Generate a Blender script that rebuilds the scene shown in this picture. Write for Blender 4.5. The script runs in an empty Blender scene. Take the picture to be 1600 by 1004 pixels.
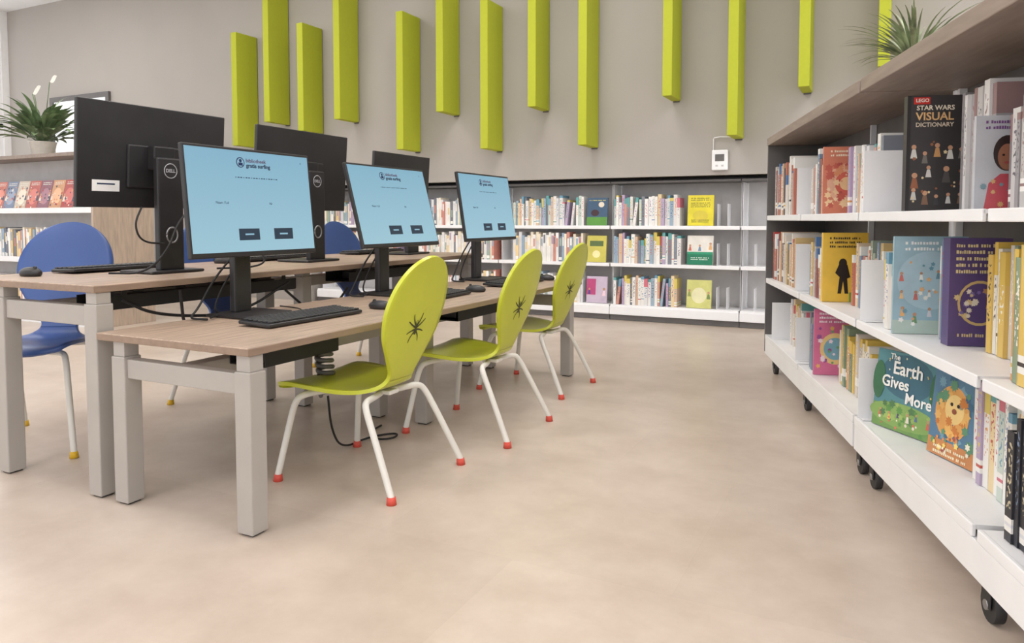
import bpy, bmesh, math, random
from mathutils import Vector, Matrix
random.seed(7)
scene=bpy.context.scene
COL=scene.collection
try:
    scene.view_settings.view_transform='Standard'
except Exception: pass

def lin(c):
    r=[]
    for v in c[:3]:
        v=v/255.0
        r.append(v/12.92 if v<=0.04045 else ((v+0.055)/1.055)**2.4)
    return (r[0],r[1],r[2],1.0)

# ---------------------------------------------------------------- materials
def nodes(name):
    m=bpy.data.materials.new(name); m.use_nodes=True
    nt=m.node_tree; b=nt.nodes['Principled BSDF']
    return m,nt,b
def mat(name,c,rough=0.5,metal=0.0,var=0.06,scale=8.0,stretch=(1,1,1),spec=0.5,bump=0.0):
    m,nt,b=nodes(name)
    b.inputs['Roughness'].default_value=rough
    b.inputs['Metallic'].default_value=metal
    b.inputs['Specular IOR Level'].default_value=spec
    tc=nt.nodes.new('ShaderNodeTexCoord'); mp=nt.nodes.new('ShaderNodeMapping')
    mp.inputs['Scale'].default_value=stretch
    nz=nt.nodes.new('ShaderNodeTexNoise'); nz.inputs['Scale'].default_value=scale
    nz.inputs['Detail'].default_value=4
    nt.links.new(tc.outputs['Object'],mp.inputs[0]); nt.links.new(mp.outputs[0],nz.inputs['Vector'])
    rp=nt.nodes.new('ShaderNodeValToRGB')
    rp.color_ramp.elements[0].position=0.3; rp.color_ramp.elements[1].position=0.7
    a=lin([max(0,v*(1-var)) for v in c]); d=lin([min(255,v*(1+var)) for v in c])
    rp.color_ramp.elements[0].color=a; rp.color_ramp.elements[1].color=d
    nt.links.new(nz.outputs['Fac'],rp.inputs[0]); nt.links.new(rp.outputs[0],b.inputs['Base Color'])
    if bump>0:
        bp=nt.nodes.new('ShaderNodeBump'); bp.inputs['Strength'].default_value=bump
        bp.inputs['Distance'].default_value=0.002
        nt.links.new(nz.outputs['Fac'],bp.inputs['Height']); nt.links.new(bp.outputs[0],b.inputs['Normal'])
    return m
def emis(name,c,s):
    m,nt,b=nodes(name)
    b.inputs['Base Color'].default_value=(0,0,0,1)
    b.inputs['Emission Color'].default_value=lin(c); b.inputs['Emission Strength'].default_value=s
    b.inputs['Roughness'].default_value=0.4
    return m
def math_node(nt,op,a,b=None):
    n=nt.nodes.new('ShaderNodeMath'); n.operation=op
    for i,v in enumerate((a,b)):
        if v is None: continue
        if isinstance(v,(int,float)): n.inputs[i].default_value=v
        else: nt.links.new(v,n.inputs[i])
    return n.outputs[0]
def mixc(nt,f,a,b):
    n=nt.nodes.new('ShaderNodeMix'); n.data_type='RGBA'
    nt.links.new(f,n.inputs[0])
    for i,v in ((6,a),(7,b)):
        if isinstance(v,tuple): n.inputs[i].default_value=v
        else: nt.links.new(v,n.inputs[i])
    return n.outputs[2]
def book_mat(name,bases,accents,label_prob=0.5):
    m,nt,b=nodes(name); b.inputs['Roughness'].default_value=0.4
    oi=nt.nodes.new('ShaderNodeObjectInfo'); tc=nt.nodes.new('ShaderNodeTexCoord')
    def ramp(f,cols):
        r=nt.nodes.new('ShaderNodeValToRGB'); cr=r.color_ramp; cr.interpolation='CONSTANT'
        n=len(cols)
        while len(cr.elements)<n: cr.elements.new(0.5)
        for i,c in enumerate(cols):
            cr.elements[i].position=i/n
        for i,c in enumerate(cols): cr.elements[i].color=lin(c)
        nt.links.new(f,r.inputs[0]); return r.outputs[0]
    R=oi.outputs['Random']
    r2=math_node(nt,'FRACT',math_node(nt,'MULTIPLY',R,37.31))
    r3=math_node(nt,'FRACT',math_node(nt,'MULTIPLY',R,113.7))
    r4=math_node(nt,'FRACT',math_node(nt,'MULTIPLY',R,411.3))
    base=ramp(R,bases); acc=ramp(r2,accents); acc2=ramp(r3,accents)
    sp=nt.nodes.new('ShaderNodeSeparateXYZ'); nt.links.new(tc.outputs['Generated'],sp.inputs[0])
    x,z=sp.outputs['X'],sp.outputs['Z']
    cb=nt.nodes.new('ShaderNodeCombineXYZ')
    nt.links.new(math_node(nt,'MULTIPLY',x,3.0),cb.inputs[0])
    nt.links.new(math_node(nt,'MULTIPLY',sp.outputs['Y'],5.0),cb.inputs[1])
    nt.links.new(math_node(nt,'ADD',math_node(nt,'MULTIPLY',z,22.0),math_node(nt,'MULTIPLY',R,300.0)),cb.inputs[2])
    nz=nt.nodes.new('ShaderNodeTexNoise'); nz.inputs['Scale'].default_value=1.0; nz.inputs['Detail'].default_value=1
    nt.links.new(cb.outputs[0],nz.inputs['Vector'])
    t=math_node(nt,'GREATER_THAN',nz.outputs['Fac'],0.56)
    inz=math_node(nt,'MULTIPLY',math_node(nt,'GREATER_THAN',z,0.3),math_node(nt,'LESS_THAN',z,0.9))
    inx=math_node(nt,'MULTIPLY',math_node(nt,'GREATER_THAN',x,0.2),math_node(nt,'LESS_THAN',x,0.8))
    f1=math_node(nt,'MULTIPLY',t,math_node(nt,'MULTIPLY',inz,inx))
    c1=mixc(nt,f1,base,acc)
    top=math_node(nt,'MULTIPLY',math_node(nt,'GREATER_THAN',z,math_node(nt,'ADD',0.65,math_node(nt,'MULTIPLY',r4,0.3))),math_node(nt,'GREATER_THAN',r3,0.65))
    c2=mixc(nt,top,c1,acc2)
    lz=math_node(nt,'SUBTRACT',z,math_node(nt,'MULTIPLY',r4,0.14))
    lab=math_node(nt,'MULTIPLY',math_node(nt,'MULTIPLY',math_node(nt,'GREATER_THAN',lz,0.05),math_node(nt,'LESS_THAN',lz,0.18)),math_node(nt,'GREATER_THAN',r2,1-label_prob))
    c3=mixc(nt,lab,c2,lin((240,238,234)))
    lab2=math_node(nt,'MULTIPLY',lab,math_node(nt,'MULTIPLY',math_node(nt,'GREATER_THAN',lz,0.10),math_node(nt,'LESS_THAN',lz,0.13)))
    c4=mixc(nt,lab2,c3,acc2)
    nt.links.new(c4,b.inputs['Base Color'])
    return m

def floor_material():
    m,nt,b=nodes('vinyl_stone_floor')
    tc=nt.nodes.new('ShaderNodeTexCoord')
    n1=nt.nodes.new('ShaderNodeTexNoise'); n1.inputs['Scale'].default_value=1.0; n1.inputs['Detail'].default_value=10; n1.inputs['Roughness'].default_value=0.68
    n2=nt.nodes.new('ShaderNodeTexNoise'); n2.inputs['Scale'].default_value=4.5; n2.inputs['Detail'].default_value=9; n2.inputs['Roughness'].default_value=0.62
    for n in (n1,n2): nt.links.new(tc.outputs['Object'],n.inputs['Vector'])
    r=nt.nodes.new('ShaderNodeValToRGB')
    r.color_ramp.elements[0].position=0.3; r.color_ramp.elements[0].color=lin((190,173,158))
    r.color_ramp.elements[1].position=0.7; r.color_ramp.elements[1].color=lin((220,206,194))
    nt.links.new(n1.outputs['Fac'],r.inputs[0])
    r2=nt.nodes.new('ShaderNodeValToRGB')
    r2.color_ramp.elements[0].position=0.32; r2.color_ramp.elements[0].color=(0.885,0.87,0.855,1)
    r2.color_ramp.elements[1].position=0.6; r2.color_ramp.elements[1].color=(1,1,1,1)
    nt.links.new(n2.outputs['Fac'],r2.inputs[0])
    mx=nt.nodes.new('ShaderNodeMix'); mx.data_type='RGBA'; mx.blend_type='MULTIPLY'; mx.inputs[0].default_value=0.9
    nt.links.new(r.outputs[0],mx.inputs[6]); nt.links.new(r2.outputs[0],mx.inputs[7])
    br=nt.nodes.new('ShaderNodeTexBrick'); br.inputs['Scale'].default_value=1.0
    br.inputs['Brick Width'].default_value=0.92; br.inputs['Row Height'].default_value=0.92
    br.inputs['Mortar Size'].default_value=0.002; br.inputs['Mortar Smooth'].default_value=0.8
    br.inputs['Color1'].default_value=(1,1,1,1); br.inputs['Color2'].default_value=(0.93,0.925,0.92,1); br.inputs['Mortar'].default_value=(0.92,0.915,0.91,1)
    nt.links.new(tc.outputs['Object'],br.inputs['Vector'])
    m2=nt.nodes.new('ShaderNodeMix'); m2.data_type='RGBA'; m2.blend_type='MULTIPLY'; m2.inputs[0].default_value=1.0
    nt.links.new(mx.outputs[2],m2.inputs[6]); nt.links.new(br.outputs['Color'],m2.inputs[7])
    nt.links.new(m2.outputs[2],b.inputs['Base Color'])
    b.inputs['Roughness'].default_value=0.32
    return m

M_floor=floor_material()
M_wall=mat('taupe_wall_paint',(173,167,161),0.85,var=0.012,scale=1.5)
M_ceil=mat('white_ceiling',(242,242,242),0.9,var=0.01)
M_green=mat('lime_felt_panel',(178,185,48),0.8,var=0.01,scale=30)
M_white=mat('white_powder_coat',(243,243,245),0.4,var=0.01)
M_shelfgrey=mat('grey_shelf_back',(200,198,198),0.6,var=0.03)
M_dgrey=mat('dark_grey_metal_and_niche_shade',(98,95,94),0.5,var=0.04)
M_backgrey=mat('taupe_grey_back_panel',(112,106,103),0.6,var=0.04)
M_taupe=mat('taupe_laminate',(148,133,123),0.5,var=0.06,scale=5,stretch=(8,1,8))
M_wood=mat('grey_oak_laminate',(172,150,132),0.42,var=0.13,scale=6,stretch=(12,0.8,12))
M_woodedge=mat('oak_edge_band',(148,126,109),0.5,var=0.05,scale=8,stretch=(6,1,6))
M_oakpanel=mat('light_oak_panel',(182,164,148),0.5,var=0.07,scale=6,stretch=(8,8,1))
M_leg=mat('warm_grey_metal_leg',(174,168,162),0.4,var=0.015)
M_black=mat('black_plastic',(42,40,42),0.42,var=0.1)
M_black2=mat('matte_black',(30,30,32),0.6,var=0.1)
M_keys=mat('keycap_black',(50,50,52),0.5,var=0.1)
M_lime=mat('lime_lacquered_ply',(196,202,56),0.3,var=0.02,scale=3)
M_blue=mat('blue_lacquered_ply',(62,90,152),0.36,var=0.04,scale=3)
M_tube=mat('cream_steel_tube',(226,223,216),0.35,var=0.01)
M_red=mat('red_rubber',(208,80,66),0.5)
M_yellow=mat('yellow_rubber',(222,178,42),0.5)
M_ink=mat('faded_black_ink',(66,68,34),0.6)
M_pages=mat('paper_pages',(230,225,215),0.8,var=0.03,scale=60)
M_rubber=mat('caster_rubber',(44,44,46),0.5)
M_steel=mat('caster_steel',(160,160,162),0.35,metal=0.8)
M_leaf=mat('plant_leaf',(106,126,90),0.5,var=0.25,scale=9)
M_leaf2=mat('spider_plant_leaf',(128,140,106),0.5,var=0.3,scale=14)
M_spathe=mat('white_spathe',(240,238,228),0.5)
M_pot=mat('white_ceramic_pot',(226,220,210),0.3)
M_soil=mat('soil',(70,55,45),0.9,var=0.2,scale=40)
M_paper=mat('white_sticker',(240,240,238),0.6)
M_emblem=mat('silver_print',(180,180,184),0.5)
def screen_material():
    m,nt,b=nodes('lit_blue_screen')
    tc=nt.nodes.new('ShaderNodeTexCoord'); sp=nt.nodes.new('ShaderNodeSeparateXYZ')
    nt.links.new(tc.outputs['Generated'],sp.inputs[0])
    r=nt.nodes.new('ShaderNodeValToRGB')
    r.color_ramp.elements[0].color=lin((160,202,218)); r.color_ramp.elements[1].color=lin((132,180,204))
    nt.links.new(sp.outputs['Z'],r.inputs[0])
    b.inputs['Base Color'].default_value=(0.01,0.01,0.01,1)
    nt.links.new(r.outputs[0],b.inputs['Emission Color']); b.inputs['Emission Strength'].default_value=0.92
    b.inputs['Roughness'].default_value=0.35
    return m
M_screen=screen_material()
M_uidark=emis('screen_slate_button',(44,62,80),0.85)
M_uitext=emis('screen_text',(30,50,80),0.8)
M_uired=emis('screen_plum_text',(96,56,92),0.8)
M_uinavy=emis('screen_navy_icon',(24,48,96),0.8)
M_addedlamp=emis('added_led_panel_light',(255,252,249),10.2)
M_daylight=emis('bright_daylight_glass',(255,255,255),1.2)

# ---------------------------------------------------------------- mesh builder
class B:
    def __init__(s): s.bm=bmesh.new(); s.mats=[]
    def mi(s,m):
        if m not in s.mats: s.mats.append(m)
        return s.mats.index(m)
    def merge(s,tmp,m,M=None,smooth=False):
        i=s.mi(m)
        for f in tmp.faces: f.material_index=i; f.smooth=smooth
        if M is not None: bmesh.ops.transform(tmp,matrix=M,verts=tmp.verts)
        me=bpy.data.meshes.new('tmp'); tmp.to_mesh(me); tmp.free()
        s.bm.from_mesh(me); bpy.data.meshes.remove(me)
    def box(s,c,d,m,bev=0.0,M=None,seg=2):
        t=bmesh.new(); bmesh.ops.create_cube(t,size=1.0)
        for v in t.verts: v.co=Vector((v.co.x*d[0],v.co.y*d[1],v.co.z*d[2]))
        if bev>0: bmesh.ops.bevel(t,geom=list(t.edges),offset=min(bev,min(d)*0.45),segments=seg,profile=0.5,affect='EDGES')
        for v in t.verts: v.co+=Vector(c)
        s.merge(t,m,M); return s
    def span(s,x0,x1,y0,y1,z0,z1,m,bev=0.0,M=None):
        return s.box(((x0+x1)/2,(y0+y1)/2,(z0+z1)/2),(abs(x1-x0),abs(y1-y0),abs(z1-z0)),m,bev,M)
    def cyl(s,p0,p1,r0,r1,m,seg=20):
        p0=Vector(p0);p1=Vector(p1); d=p1-p0
        t=bmesh.new(); bmesh.ops.create_cone(t,cap_ends=True,segments=seg,radius1=r0,radius2=r1,depth=d.length)
        M=Matrix.Translation((p0+p1)/2)@d.to_track_quat('Z','Y').to_matrix().to_4x4()
        i=s.mi(m)
        bmesh.ops.transform(t,matrix=M,verts=t.verts)
        for f in t.faces: f.material_index=i; f.smooth=len(f.verts)==4
        me=bpy.data.meshes.new('tmp'); t.to_mesh(me); t.free(); s.bm.from_mesh(me); bpy.data.meshes.remove(me)
        return s
    def sphere(s,c,r,m,M=None):
        t=bmesh.new(); bmesh.ops.create_uvsphere(t,u_segments=20,v_segments=12,radius=1.0)
        for v in t.verts: v.co=Vector((v.co.x*r[0]+c[0],v.co.y*r[1]+c[1],v.co.z*r[2]+c[2]))
        s.merge(t,m,M,True); return s
    def tube(s,pts,r,m,seg=10):
        pts=[Vector(p) for p in pts]; i=s.mi(m); rings=[]; n=None
        for k,p in enumerate(pts):
            t=(pts[min(k+1,len(pts)-1)]-pts[max(k-1,0)]).normalized()
            if n is None:
                n=t.orthogonal().normalized()
            n=(n-t*n.dot(t)).normalized(); bn=t.cross(n)
            rr=r[k] if isinstance(r,(list,tuple)) else r
            rings.append([s.bm.verts.new(p+(n*math.cos(a)+bn*math.sin(a))*rr) for a in [2*math.pi*j/seg for j in range(seg)]])
        for a,b in zip(rings[:-1],rings[1:]):
            for j in range(seg):
                f=s.bm.faces.new((a[j],a[(j+1)%seg],b[(j+1)%seg],b[j])); f.smooth=True; f.material_index=i
        f=s.bm.faces.new(rings[0][::-1]); f.material_index=i
        f=s.bm.faces.new(rings[-1]); f.material_index=i
        return s
    def poly(s,vs,m,smooth=False):
        f=s.bm.faces.new([s.bm.verts.new(v) for v in vs]); f.material_index=s.mi(m); f.smooth=smooth; return s
    def lathe(s,prof,c,m,seg=28):
        i=s.mi(m); rings=[]
        for r,z in prof:
            rings.append([s.bm.verts.new((c[0]+r*math.cos(2*math.pi*j/seg),c[1]+r*math.sin(2*math.pi*j/seg),c[2]+z)) for j in range(seg)])
        for a,b in zip(rings[:-1],rings[1:]):
            for j in range(seg):
                f=s.bm.faces.new((a[j],a[(j+1)%seg],b[(j+1)%seg],b[j])); f.smooth=True; f.material_index=i
        f=s.bm.faces.new(rings[0][::-1]); f.material_index=i
        f=s.bm.faces.new(rings[-1]); f.material_index=i
        return s
    def mesh(s,name):
        me=bpy.data.meshes.new(name); s.bm.to_mesh(me); s.bm.free()
        for m in s.mats: me.materials.append(m)
        return me
    def obj(s,name,parent=None,loc=(0,0,0),rot=(0,0,0),**kw):
        o=bpy.data.objects.new(name,s.mesh(name)); COL.objects.link(o)
        o.location=loc; o.rotation_euler=rot
        if parent is not None: o.parent=parent
        for k,v in kw.items(): o[k]=v
        return o
def empty(name,loc,rotz=0,**kw):
    o=bpy.data.objects.new(name,None); o.empty_display_size=0.1; COL.objects.link(o)
    o.location=loc; o.rotation_euler=(0,0,rotz)
    for k,v in kw.items(): o[k]=v
    return o
def copy_tree(src,parent=None):
    o=src.copy(); COL.objects.link(o)
    if parent is not None:
        o.parent=parent
    for c in src.children:
        copy_tree(c,o)
    return o
def smooth_path(p,it=2):
    p=[Vector(q) for q in p]
    for _ in range(it):
        q=[p[0]]
        for a,b in zip(p[:-1],p[1:]):
            q+= [a*0.75+b*0.25,a*0.25+b*0.75]
        q.append(p[-1]); p=q
    return p
TXT_ROT=Matrix(((0,0,1,0),(1,0,0,0),(0,1,0,0),(0,0,0,1)))  # text x->+Y, y->+Z, normal +X
def text_obj(body,size,m,name,parent,pos,wide=1.0,align='CENTER',bold=0.0):
    fc=bpy.data.curves.new('t','FONT'); fc.body=body; fc.size=size; fc.align_x=align; fc.align_y='CENTER'
    fc.extrude=0.0002; fc.resolution_u=3; fc.offset=bold
    t=bpy.data.objects.new('t',fc); COL.objects.link(t)
    bpy.context.view_layer.update()
    me=bpy.data.meshes.new_from_object(t.evaluated_get(bpy.context.evaluated_depsgraph_get()))
    bpy.data.objects.remove(t)
    me.transform(Matrix.Translation(pos)@TXT_ROT@Matrix.Diagonal((wide,1,1,1)))
    me.materials.clear(); me.materials.append(m); me.name=name
    o=bpy.data.objects.new(name,me); COL.objects.link(o); o.parent=parent
    return o

def struct(o): o['kind']='structure'; return o

# ---------------------------------------------------------------- room shell
CEIL=4.13; WY=6.75
struct(B().span(-12.2,5,-4,7.5,-0.1,0,M_floor).obj('floor'))
struct(B().span(-12.2,5,-4,7.5,CEIL,CEIL+0.1,M_ceil).obj('ceiling'))
b=B()
b.span(-12,5,WY,7.5,1.37,CEIL,M_wall)
b.span(-12,-6.05,WY,7.5,0,1.37,M_wall)
b.span(1.4,5,WY,7.5,0,1.37,M_wall)
b.span(-6.05,1.4,7.14,7.5,0,1.37,M_dgrey)  # niche back coloured dark grey to stand for the shadow in the recess
struct(b.obj('wall_back'))
b=B()
b.span(-12.2,-12,-4,WY,0,0.9,M_ceil); b.span(-12.2,-12,-4,WY,3.9,CEIL,M_ceil)
b.span(-12.2,-12,-4,-1,0.9,3.9,M_ceil); b.span(-12.2,-12,6.65,WY,0.9,3.9,M_ceil)
struct(b.obj('wall_left'))
b=B()
for y in (-0.97,0.9,2.8,4.7,6.62): b.span(-12.12,-12.02,y-0.03,y+0.03,0.9,3.9,M_white)
for z in (0.93,2.4,3.87): b.span(-12.12,-12.02,-1,6.65,z-0.03,z+0.03,M_white)
struct(b.obj('window_1'))
b=B()
b.span(-10.95,-9.62,WY-0.04,WY-0.002,2.68,2.75,M_dgrey); b.span(-10.95,-10.88,WY-0.04,WY-0.002,1.2,2.68,M_dgrey)
b.span(-9.69,-9.62,WY-0.04,WY-0.002,1.2,2.68,M_dgrey); b.span(-10.95,-9.62,WY-0.04,WY-0.002,1.13,1.2,M_dgrey)
b.span(-10.88,-9.69,WY-0.015,WY-0.003,1.2,2.68,M_daylight)
struct(b.obj('window_2'))
# unseen ceiling LED panels, added to light the room
for i,(x,y) in enumerate([(-9.5,1),(-9.5,4.6),(-6,1),(-6,4.4),(-2.5,-1.5),(-2.5,1.6),(-2.5,4.6),(1,-1.5),(1,1.6),(1,4.6)]):
    e=empty('added_ceiling_light',(x,y,CEIL-0.001),label='square white LED panel added out of view to light the room',category='ceiling light',group='added LED panels')
    B().box((0,0,-0.02),(1.3,1.3,0.03),M_white,0.005).obj('frame',e)
    B().box((0,0,-0.04),(1.2,1.2,0.008),M_addedlamp).obj('diffuser',e)

# ---------------------------------------------------------------- green fins
FINS=[(-6.85,1.85,3.18),(-6.34,2.10,3.85),(-5.83,1.97,3.17),(-5.31,2.07,3.85),(-4.48,1.705,3.13),(-3.99,2.065,3.8),
(-3.477,1.67,3.12),(-2.96,2.045,3.8),(-2.445,1.66,3.25),(-1.655,2.05,3.8),(-1.097,1.68,3.4),(-0.54,2.04,3.8),(0.033,2.15,3.8)]
for x,z0,z1 in FINS:
    e=empty('acoustic_panel',(x,WY-0.001,z0),label='tall lime green felt acoustic fin fixed upright to the taupe wall',category='acoustic panel',group='green acoustic fins on the wall')
    h=z1-z0
    B().box((-0.0425,-0.175,h/2),(0.085,0.33,h),M_green,0.006).obj('felt_fin',e)
    B().box((-0.0425,-0.005,h/2-0.012),(0.06,0.012,h),M_dgrey,0.002).obj('wall_bracket',e)

# ---------------------------------------------------------------- desks
def desk(name,x0,x1,y0,y1,ztop,frames,label,beam):
    e=empty(name,(0,0,0),label=label,category='desk')
    b=B(); b.span(x0,x1,y0,y1,ztop-0.026,ztop,M_wood,0.003)
    b.span(x0-0.001,x1+0.001,y0-0.001,y1+0.001,ztop-0.024,ztop-0.003,M_woodedge,0.001)
    b.obj('table_top',e)
    L=0.066
    for (yc,xa,xb) in frames:
        for x in (xa,xb):
            b=B(); b.span(x-L/2,x+L/2,yc-L/2,yc+L/2,0.006,beam[1]+0.008,M_leg,0.004)
            b.span(x-L*0.42,x+L*0.42,yc-L*0.42,yc+L*0.42,beam[1]+0.008,ztop-0.027,M_leg,0.002)
            b.span(x-L*0.35,x+L*0.35,yc-L*0.35,yc+L*0.35,0.0,0.006,M_black2)
            b.obj('leg',e)
        B().span(xa+L/2,xb-L/2,yc-0.022,yc+0.022,beam[0],beam[1],M_leg,0.003).obj('cross_beam',e)
    xm=(x0+x1)/2
    B().span(xm-0.03,xm+0.03,frames[0][0]+0.03,frames[-1][0]-0.03,beam[0]+0.01,beam[1]-0.005,M_leg,0.003).obj('long_rail',e)
    return e
d1=desk('computer_desk',-2.39,-1.685,1.60,4.35,0.585,[(1.64,-2.295,-1.72),(2.92,-2.2,-1.93),(4.22,-2.28,-1.73)],
 'low computer bench with grey oak top and metal legs',(0.435,0.50))
d2=desk('computer_desk',-3.22,-2.40,1.60,4.35,0.745,[(1.64,-2.98,-2.435),(2.92,-2.94,-2.68),(4.22,-3.0,-2.452)],
 'tall computer bench with grey oak top beside the low bench',(0.60,0.67))
ZL=0.585

# cable trays
def tray(x,y0,y1,z,label):
    e=empty('cable_tray',(x,(y0+y1)/2,z),label=label,category='cable tray')
    L=y1-y0
    b=B(); b.box((0,0,0),(0.16,L,0.004),M_black2); b.box((-0.08,0,0.025),(0.004,L,0.05),M_black2); b.box((0.08,0,0.025),(0.004,L,0.05),M_black2)
    b.obj('tray',e)
    b=B(); b.box((0,0,0.028),(0.09,L*0.8,0.045),M_black,0.006)
    for k in range(4): b.cyl((0,-L*0.3+k*L*0.2,0.05),(0,-L*0.3+k*L*0.2,0.053),0.02,0.02,M_keys,16)
    b.obj('power_strip',e)
    for yy in (-L*0.42,L*0.42):
        for sx in (-0.078,0.078):
            B().box((sx,yy,0.04),(0.006,0.02,0.076),M_black2).obj('hanger',e)
    return e
for (y0,y1) in ((1.80,2.17),(3.05,3.45)):
    tray(-1.90,y0,y1,0.48,'black metal cable tray with power strip under the low bench')
for (y0,y1) in ((1.72,2.7),(3.1,4.0)):
    tray(-2.6,y0,y1,0.64,'black metal cable tray with power strip under the tall bench')

def cable(pts,r,label,m=None):
    o=B().tube(smooth_path(pts,3),r,m or M_black2,8).obj('cable',None)
    o['label']=label; o['category']='cable'; return o
pts=[]
for k in range(70):
    a=k*0.7; t=k/69
    c=Vector((-1.93-0.02*t,2.21+0.05*t,0.475-0.2*t))
    pts.append(c+Vector((math.cos(a)*0.03,math.sin(a)*0.03,0)))
o=B().tube(pts,0.009,M_dgrey,6).obj('cable'); o['label']='grey spiral cable sleeve hanging below the low bench'; o['category']='cable'
cable([(-1.95,2.26,0.27),(-1.97,2.3,0.12),(-2.0,2.4,0.01),(-2.02,2.6,0.005),(-1.94,2.72,0.005),(-1.9,2.64,0.005),(-1.97,2.58,0.005),(-2.06,2.66,0.005),(-2.08,2.78,0.005)],0.0045,'black cable looping loosely on the floor under the low bench')
cable([(-2.405,1.95,0.70),(-2.44,2.0,0.5),(-2.47,2.4,0.38),(-2.45,2.8,0.45),(-2.45,3.0,0.62)],0.006,'black cable sagging under the tall bench')
cable([(-2.49,2.6,0.64),(-2.5,2.8,0.5),(-2.5,3.3,0.44),(-2.49,3.7,0.62)],0.006,'black cable sagging under the tall bench')
cable([(-2.47,1.75,0.68),(-2.47,1.9,0.6),(-2.47,2.3,0.56),(-2.47,2.6,0.68)],0.006,'black cable sagging under the tall bench')
cable([(-2.66,2.2,1.0),(-2.6,2.1,0.95),(-2.55,2.02,0.85),(-2.6,1.95,0.757),(-2.75,1.9,0.757)],0.0045,'thin black monitor cable looping down onto the tall bench')
cable([(-2.66,2.24,0.98),(-2.58,2.42,0.9),(-2.5,2.5,0.8),(-2.5,2.45,0.757),(-2.6,2.3,0.757)],0.0045,'thin black monitor cable looping down onto the tall bench')
cable([(-2.68,2.0,1.02),(-2.66,1.95,0.95),(-2.66,1.98,0.88),(-2.68,2.1,0.87)],0.004,'thin black monitor cable looping behind the screen')
for yy in (2.2,3.14,4.12):
    cable([(-2.355,yy,0.85),(-2.365,yy-0.12,0.74),(-2.37,yy-0.2,0.62),(-2.35,yy-0.26,0.593),(-2.27,yy-0.24,0.593)],0.0045,'thin black monitor cable looping down onto the low bench')
    cable([(-2.355,yy,0.8),(-2.36,yy-0.09,0.7),(-2.37,yy-0.13,0.6),(-2.36,yy-0.06,0.593),(-2.3,yy-0.2,0.593)],0.004,'thin black monitor cable looping down onto the low bench')
    cable([(-2.06,yy+0.1,0.595),(-2.13,yy+0.12,0.592),(-2.22,yy+0.2,0.592),(-2.35,yy+0.22,0.592)],0.003,'thin black keyboard cable on the low bench')

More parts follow.
